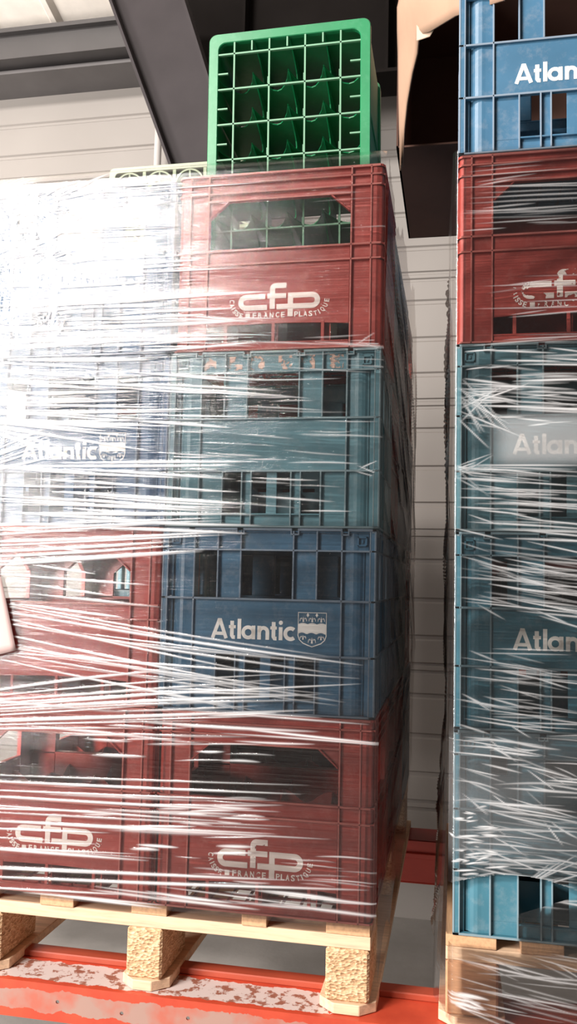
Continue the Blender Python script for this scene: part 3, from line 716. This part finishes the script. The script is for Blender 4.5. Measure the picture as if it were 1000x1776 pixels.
class Film:
    """a curved sheet: s = distance along the wrap, z = height; h = outward height of creases; g = milkiness from gathered film and painted glare"""
    def __init__(f, s0, s1, z0, z1, ds, dz):
        f.S = np.arange(s0, s1 + ds * .5, ds); f.Z = np.arange(z0, z1 + dz * .5, dz)
        f.s, f.z = np.meshgrid(f.S, f.Z); f.h = np.zeros_like(f.s); f.g = np.zeros_like(f.s)
    def crease(f, a, b, w, h, g, bend=0.0, taper=1.0):
        (s0, z0), (s1, z1) = a, b
        if abs(z1 - z0) > .55 * abs(s1 - s0): return f.vcrease(a, b, max(w, .0018), h, g, 0)
        lo, hi = min(s0, s1), max(s0, s1)
        i0, i1 = np.searchsorted(f.S, lo), np.searchsorted(f.S, hi)
        if i1 <= i0: return
        q = (f.S[i0:i1] - s0) / (s1 - s0)
        zc = z0 + (z1 - z0) * q + bend * np.sin(pi * q)
        zmin, zmax = zc.min() - 3 * w, zc.max() + 3 * w
        j0, j1 = np.searchsorted(f.Z, zmin), np.searchsorted(f.Z, zmax)
        if j1 <= j0: return
        env = np.sin(pi * np.clip(q, 0, 1)) ** .6 if taper == 1 else (np.clip((1 - q) * 3, 0, 1) if taper == 2 else np.clip(q * 3, 0, 1))
        ww = w * (.35 + .65 * env)
        e = np.exp(-((f.z[j0:j1, i0:i1] - zc[None]) / ww[None]) ** 2) * env[None]
        f.h[j0:j1, i0:i1] = np.maximum(f.h[j0:j1, i0:i1], h * e); f.g[j0:j1, i0:i1] = np.maximum(f.g[j0:j1, i0:i1], g * e)
    def vcrease(f, a, b, w, h, g, bend=0.0):
        (s0, z0), (s1, z1) = a, b
        lo, hi = min(z0, z1), max(z0, z1); j0, j1 = np.searchsorted(f.Z, lo), np.searchsorted(f.Z, hi)
        if j1 <= j0: return
        q = (f.Z[j0:j1] - z0) / (z1 - z0); sc = s0 + (s1 - s0) * q + bend * np.sin(pi * q)
        i0, i1 = np.searchsorted(f.S, sc.min() - 3 * w), np.searchsorted(f.S, sc.max() + 3 * w)
        if i1 <= i0: return
        env = np.sin(pi * np.clip(q, 0, 1)) ** .6
        e = np.exp(-((f.s[j0:j1, i0:i1] - sc[:, None]) / w) ** 2) * env[:, None]
        f.h[j0:j1, i0:i1] = np.maximum(f.h[j0:j1, i0:i1], h * e); f.g[j0:j1, i0:i1] = np.maximum(f.g[j0:j1, i0:i1], g * e)
    def mesh(f, name, mat, pos, keep=None):
        X, Y, Z = pos(f.s, f.z, f.h); ny, nx = f.s.shape
        co = np.stack([X, Y, Z], -1).reshape(-1, 3)
        idx = np.arange(ny * nx).reshape(ny, nx)
        q = np.stack([idx[:-1, :-1], idx[:-1, 1:], idx[1:, 1:], idx[1:, :-1]], -1)
        if keep is not None: q = q[keep(f.s[:-1, :-1], f.z[:-1, :-1])]
        q = q.reshape(-1, 4)
        me = bpy.data.meshes.new(name); me.vertices.add(len(co)); me.vertices.foreach_set('co', co.ravel())
        me.loops.add(q.size); me.loops.foreach_set('vertex_index', q.ravel().astype(np.int32)); me.polygons.add(len(q))
        me.polygons.foreach_set('loop_start', np.arange(0, q.size, 4).astype(np.int32)); me.polygons.foreach_set('loop_total', np.full(len(q), 4, np.int32))
        me.polygons.foreach_set('use_smooth', np.ones(len(q), bool))
        at = me.attributes.new('gather_glare', 'FLOAT', 'POINT'); at.data.foreach_set('value', f.g.ravel().astype(np.float32))
        me.materials.append(mat); me.update(); me.validate()
        return me
def sn(a, b, f1, seed):                                  # smooth pseudo-noise
    r = np.random.RandomState(seed); o = np.zeros_like(a)
    for k in range(5):
        o += np.sin(a * f1[0] * r.uniform(.5, 1.8) + b * f1[1] * r.uniform(-1.2, 1.2) + r.uniform(0, 6.3))
    return o / 5
def W2(px, py): p = on_y(px, py, -.006); return (p[0], p[2])
U = RNG.uniform

t = empty('stretch_film', (0, 0, 0)); 
F = Film(-.93, .006, -.004, 1.415, .004, .0009)
def streak(x0, y0, x1, y1, w=1.6, h=1.0, g=.8, bend=0, taper=1):
    F.crease(W2(x0, y0), W2(x1, y1), w * .00112, h * .001, g, bend * .001, taper)
# horizontal creases, dense on the left column, thinning to the right
def hfam(n, y0, y1, x0, x1, lmin, lmax, slope, g=(.3, .9), w=(1.0, 2.4)):
    for _ in range(n):
        y = U(y0, y1); x = U(x0, x1); l = U(lmin, lmax); sl = U(*slope)
        streak(x, y, x + l, y + sl * l, U(*w), U(.5, 1.3), U(*g), U(-2, 2))
hfam(46, 318, 620, -90, 250, 60, 260, (-.09, -.01))
hfam(20, 500, 625, -90, 230, 120, 330, (-.07, 0), (.7, 1), (1.6, 3.4))
hfam(9, 318, 620, 200, 640, 60, 200, (-.08, .02), (.05, .2), (.8, 1.6))
hfam(10, 545, 600, 250, 560, 80, 200, (-.02, .1), (.2, .6))
hfam(34, 620, 740, -90, 260, 80, 330, (-.04, .09), (.5, 1))
hfam(12, 620, 740, 250, 620, 60, 220, (-.02, .06), (.1, .4), (.8, 1.5))
hfam(24, 800, 925, -90, 150, 150, 420, (-.01, .07), (.5, 1), (1.3, 2.6))
hfam(22, 740, 900, 220, 560, 50, 180, (0, .1), (.15, .5), (.8, 1.6))
for k in range(9): streak(-40, 725 + k * 2, 70 + U(30, 230), 735 + k * 9 + U(-3, 3), 1.7, 1, U(.6, .95), 0, 2)          # fan
for k in range(8): streak(-60, 830 - k * 4, U(40, 110), 800 - k * 9, 1.9, 1, .85, 0, 2)
for k in range(9): streak(-90, 915 + k * 9, U(260, 420), 900 + k * 7 + U(-6, 6), U(1.5, 2.6), 1, U(.6, 1), U(-3, 3))
for k in range(7): streak(0 + U(0, 60), 945 + k * 17, 120 + U(0, 200), 958 + k * 19, U(1.4, 2.2), 1, U(.5, .9))
for k in range(11): streak(-80 + U(-10, 40), 1030 + k * 10, U(420, 660), 1134 + k * 10 + U(-6, 8), U(1.1, 2.2), 1, U(.35, .9), U(-5, 1))
for k in range(8): streak(U(-90, 200), 1095 + k * 11, U(330, 640), 1135 + k * 14, U(1, 2), .9, U(.3, .8))
for k in range(12): streak(-80, 1205 + k * 5, U(260, 640), 1150 + k * 9, U(1, 2.2), 1, U(.4, .9), U(-2, 6))
hfam(18, 1190, 1275, -90, 400, 100, 360, (-.06, .12), (.35, .85))
for k in range(7): streak(-90, 1340 + k * 13 + U(-3, 3), U(330, 600), 1362 + k * 15 + U(-4, 4), U(1.3, 2.2), 1, U(.45, .95))
hfam(14, 1360, 1480, -90, 380, 60, 300, (.0, .07), (.2, .6)); hfam(18, 1395, 1480, 200, 420, 40, 120, (-.03, .08), (.5, 1))
for k in range(7): streak(-90, 1400 + k * 34, 120 + U(0, 170), 1408 + k * 36, 1.5, 1, .8)
for y, x in ((1478, 260), (1432, 480), (1512, 500), (1530, 640)): streak(-90, y - 12, x, y + 14, 2.2, 1, .9)
hfam(18, 1535, 1570, -90, 500, 100, 260, (.08, .14), (.4, .9)); hfam(14, 1255, 1320, 60, 420, 40, 150, (-.02, .06), (.3, .7))
hfam(20, 1480, 1600, 300, 620, 40, 160, (.02, .12), (.15, .5), (.8, 1.5))
# small tension marks round crate corners of the right column
for (cx, cy, n_, sp) in ((650, 812, 4, 50), (655, 590, 4, 60)):
    for k in range(n_):
        a = pi + U(-.35, .35); l = U(25, sp); streak(cx + 4 - U(0, 14), cy + U(-16, 16), cx + l * cos(a), cy + l * sin(a), U(.6, 1.0), .6, U(.15, .5), 0, 2)
# loose crumpled bundle at the upper left
for k in range(70):
    x = U(-90, 90); y = U(322, 480); streak(x, y, x + U(25, 120), y + U(-60, 60), U(1.2, 3), 1.3, U(.5, 1), U(-6, 6))
for k in range(40):
    x = U(0, 120); y = U(330, 560); a, b = W2(x, y), W2(x + U(-30, 30), y + U(30, 90)); F.vcrease(a, b, .0022, .0012, U(.3, .8), .006)
# milky band over the upper left: glare painted into the film, wavy edge
def smooth(e0, e1, x): q = np.clip((x - e0) / (e1 - e0), 0, 1); return q * q * (3 - 2 * q)
zz = F.z; ss = F.s
edge = -.43 + .012 * np.sin(zz * 60) + .008 * np.sin(zz * 170)
glare_band = (1 - smooth(edge - .012, edge + .012, ss)) * smooth(1.045, 1.09, zz) * (1 - smooth(1.385, 1.405, zz))
F.g = np.maximum(F.g, glare_band * (.09 + .10 * sn(ss, zz, (7, 160), 3)))
F.g = np.maximum(F.g, (1 - smooth(-.74, -.66, ss)) * smooth(1.20, 1.28, zz) * .22)
F.h += .0012 * sn(ss, zz, (5, 90), 5) + .003 * sn(ss, zz, (6, 9), 8)
def pos_front(s, z, h):
    x = s.copy(); y = -.0075 - h
    rr = .012; k = np.clip((s + rr * .4) / (rr * 1.6), 0, 1)     # round the corner at the stack edge
    y = y + k * k * .012
    top = np.clip((z - 1.385) / .03, 0, 1); y = y + top * top * .02
    bot = np.clip((.0 - z) / .035, 0, 1); y = y + bot * bot * .002
    return x, y, z
o = link('front_sheet', F.mesh('front_sheet', M_FILM, pos_front), t)
# side of the left pallet
S = Film(.004, 1.215, -.14, 1.395, .010, .004)
for k in range(60):
    s0 = U(.0, .9); z0 = U(.55, 1.33); l = U(.15, .5); S.crease((s0, z0), (s0 + l, z0 - l * U(.4, .75)), U(.005, .009), U(.002, .005), U(.05, .3), -.03)
for k in range(34):
    s0 = U(0, .5); z0 = U(.1, .62); l = U(.15, .5); S.crease((s0, z0), (s0 + l, z0 + l * U(-.1, .5)), U(.004, .008), U(.002, .004), U(.03, .2), .02)
def pos_side(s, z, h):
    x = .008 + h + .016 * np.sin(pi * np.clip(s / 1.2, 0, 1)) * np.clip(z * 2 + .4, .2, 1) + .004 * sn(s, z, (9, 12), 21)
    return x, s, z
TOPE = lambda s: 1.395 - .05 * np.sin(s * 9) ** 2 - .02 * np.abs(np.sin(s * 31))
BOTE = lambda s: np.where(s > .75, .02 + .06 * np.abs(np.sin(s * 26)), -.10 + .05 * np.abs(np.sin(s * 12)))
link('side_sheet', S.mesh('side_sheet', M_FILM_SHADE, pos_side, lambda s, z: (z < TOPE(s)) & (z > BOTE(s))), t)
tag(t, 'clear creased stretch film wrapped round the left stack of crates', 'plastic film')
# crumpled wad lying on top of the wrap at the upper left
def wad(name, c, rx, ry, rz_, seed, parent, amp=.35):
    bm = bmesh.new(); bmesh.ops.create_icosphere(bm, subdivisions=5, radius=1)
    r = np.random.RandomState(seed); K = r.normal(0, 1, (9, 3)) * 4.5; PH = r.uniform(0, 6.3, 9)
    for v in bm.verts:
        d = sum(abs(sin(K[i] @ np.array(v.co) + PH[i])) for i in range(9)) / 9
        v.co = Vector((v.co.x * rx, v.co.y * ry, v.co.z * rz_)) * (1 - amp + 2 * amp * (d - .3))
    me = bpy.data.meshes.new(name); bm.to_mesh(me); bm.free(); me.materials.append(M_WAD)
    me.polygons.foreach_set('use_smooth', [True] * len(me.polygons))
    o = link(name, me, parent); o.location = c; return o
M_WAD = film_mat('crumpled_film', .30, .5, 0)
c = on_y(40, 352, .03); wad('film_wad', (c[0], .035, c[2] - .01), .115, .03, .036, 4, t)['label'] = 'crumpled wad of film'

# white patch added as a highlight, and a sleeve, at the left edge
def paper(name, pts, Y, mat, label, cat, curl=.004):
    P = [Vector(on_y(x, y, Y)) for x, y in pts]; c = sum(P, Vector()) / 4; mb = MB(); n = 10; vs = []
    for i in range(n + 1):
        for j in range(n + 1):
            a, b = i / n, j / n; p = (P[0] * (1 - a) + P[1] * a) * (1 - b) + (P[3] * (1 - a) + P[2] * a) * b - c
            vs.append((p.x, p.y - curl * sin(pi * a) * (.6 + .4 * b), p.z))
    mb.faces(vs, [(i * (n + 1) + j, i * (n + 1) + j + 1, (i + 1) * (n + 1) + j + 1, (i + 1) * (n + 1) + j) for i in range(n) for j in range(n)])
    o = mb.build(name, mat, smooth=True); o.location = c; m = o.modifiers.new('s', 'SOLIDIFY'); m.thickness = .0004; return tag(o, label, cat)
M_GLARE = plain('white_glare', (.88, .86, .84), .6, var=.02)  # plain white standing in for a blown highlight
paper('glare_patch', [(14, 676), (46, 680), (44, 730), (11, 727)], -.0035, M_GLARE, 'small upright white patch of painted glare at the left edge above the worn word on the blue crate', 'label', .001)  # painted glare
paper('document_pouch', [(-60, 985), (2, 1000), (28, 1128), (-60, 1150)], -.012, plain('pinkish_plastic_sleeve', (.60, .43, .41), .35, var=.05), 'pale pinkish sleeve hanging at the left edge over the lower red crates', 'document pouch', .006)

# right pallet film
t = empty('stretch_film', (.12, 0, 0)); tx = .12
F = Film(.128, .56, -.14, 1.395, .0025, .001)
def rs(x0, y0, x1, y1, w=1.3, h=.8, g=.5, bend=0, taper=1): F.crease(W2(x0, y0), W2(x1, y1), w * .00112, h * .001, g, bend * .001, taper)
for k in range(12): rs(U(790, 840), 290 + k * 9, U(880, 1100), 285 + k * 9 - U(0, 14), U(.8, 1.5), .7, U(.1, .4))
for k in range(26): x = U(800, 930); y = U(300, 600); rs(x, y, x + U(60, 240), y - U(0, 14), U(.7, 1.3), .7, U(.08, .35))
for k in range(60): x = U(790, 950); y = U(600, 740); rs(x, y, x + U(40, 220), y + U(-.05, .12) * 120, U(.8, 1.8), .9, U(.2, .75))
for k in range(22): rs(792 + U(0, 12), 700 + U(-50, 40), 800 + U(30, 130), 715 + U(-60, 70), U(.8, 1.6), 1, U(.2, .7), 0, 1)
for k in range(44): x = U(785, 900); y = U(805, 920); rs(x, y, x + U(50, 240), y + U(.0, .14) * 150, U(.8, 1.6), .8, U(.2, .6))
for k in range(12): a = U(-.5, .9); l = U(25, 80); rs(790, 815 + U(-9, 14), 790 + l * cos(a), 815 + l * sin(a), U(.7, 1.4), .9, U(.2, .7), 0, 1)
for k in range(64): x = U(785, 960); y = U(925, 1070); rs(x, y, x + U(50, 240), y + U(.05, .22) * 150, U(.7, 1.5), .8, U(.15, .65))
for k in range(46): x = U(785, 930); y = U(1120, 1265); rs(x, y, x + U(40, 200), y + U(.02, .2) * 140, U(.7, 1.4), .8, U(.15, .5))
for k in range(110): x = U(770, 960); y = U(1275, 1560); rs(x, y, x + U(30, 200), y + U(.0, .35) * 130, U(.7, 2.0), 1.1, U(.15, .7), U(-4, 4))
for k in range(50): x = U(775, 840); y = U(1400, 1530); rs(x, y, x + U(10, 45), y + U(-6, 6), U(.8, 1.6), 1.1, U(.4, 1))
for k in range(16): rs(785, 1520 + k * .8, U(880, 930), 1535 + k * 1.2, 1.1, 1, .5)
for k in range(9): rs(890 + U(-20, 20), 1550 + U(-8, 4), 950 + U(0, 100), 1530 - U(0, 50), 1.3, 1.1, U(.3, .7))
for k in range(30): x = U(780, 960); y = U(1640, 1760); rs(x, y, x + U(60, 250), y + U(.1, .35) * 140, U(.7, 1.5), .8, U(.15, .5))
for k in range(16): x = U(770, 800); y = U(1715, 1745); rs(x, y, x + U(30, 70), y + U(8, 22), U(1, 2.2), 1.2, U(.6, 1))
zz, ss = F.z, F.s
F.g = np.maximum(F.g, .06 * smooth(.10, .16, zz) * (1 - smooth(.32, .36, zz)) * (1 + sn(ss, zz, (12, 60), 2)))
F.g = np.maximum(F.g, .26 * smooth(.80, .83, zz) * (1 - smooth(.885, .91, zz)) * smooth(.185, .235, ss))  # milky patch painted into the film as glare over the teal crate
F.h += .0015 * sn(ss, zz, (14, 30), 6) + .0010 * sn(ss, zz, (30, 90), 9)
def pos_fr2(s, z, h):
    y = -.0065 - h
    k = np.clip((.138 - s) / .010, 0, 1); y = y + k * k * .012
    low = np.clip((.02 - z) / .1, 0, 1)
    return s - tx, y - .004 * low, z
def keep2(s, z):                                          # ragged lower edge on the bottom crate, loose tail round the pallet corner
    band = z > .088 + .022 * np.sin((s - .13) * 14) - .0 * s
    tail = (z < -.012 - .03 * (s - .13)) | ((s > .24) & (z < .06 - (.28 - s) * .4))
    return band | tail
link('front_sheet', F.mesh('front_sheet', M_FILM, pos_fr2, keep2), t)
S = Film(0.004, 1.215, -.14, 1.395, .010, .004)
for k in range(60):
    s0 = U(0, .8); z0 = U(.0, 1.3); l = U(.1, .4); S.crease((s0, z0), (s0 + l, z0 - l * U(.3, .9)), U(.004, .010), U(.003, .010), U(.1, .5), -.02)
def pos_sd2(s, z, h):
    x = .127 - h - .010 * np.sin(pi * np.clip(s / 1.2, 0, 1)) - .022 * np.clip((.34 - z) / .5, 0, 1) * np.clip(s * 12, 0, 1) + .004 * sn(s, z, (9, 14), 31)
    return x - tx, s, z
link('side_sheet', S.mesh('side_sheet', M_FILM_SHADE, pos_sd2, lambda s, z: z < 1.39 - .03 * np.sin(s * 8) ** 2), t)
tag(t, 'clear crinkled stretch film wrapped round the right stack and its pallet', 'plastic film')
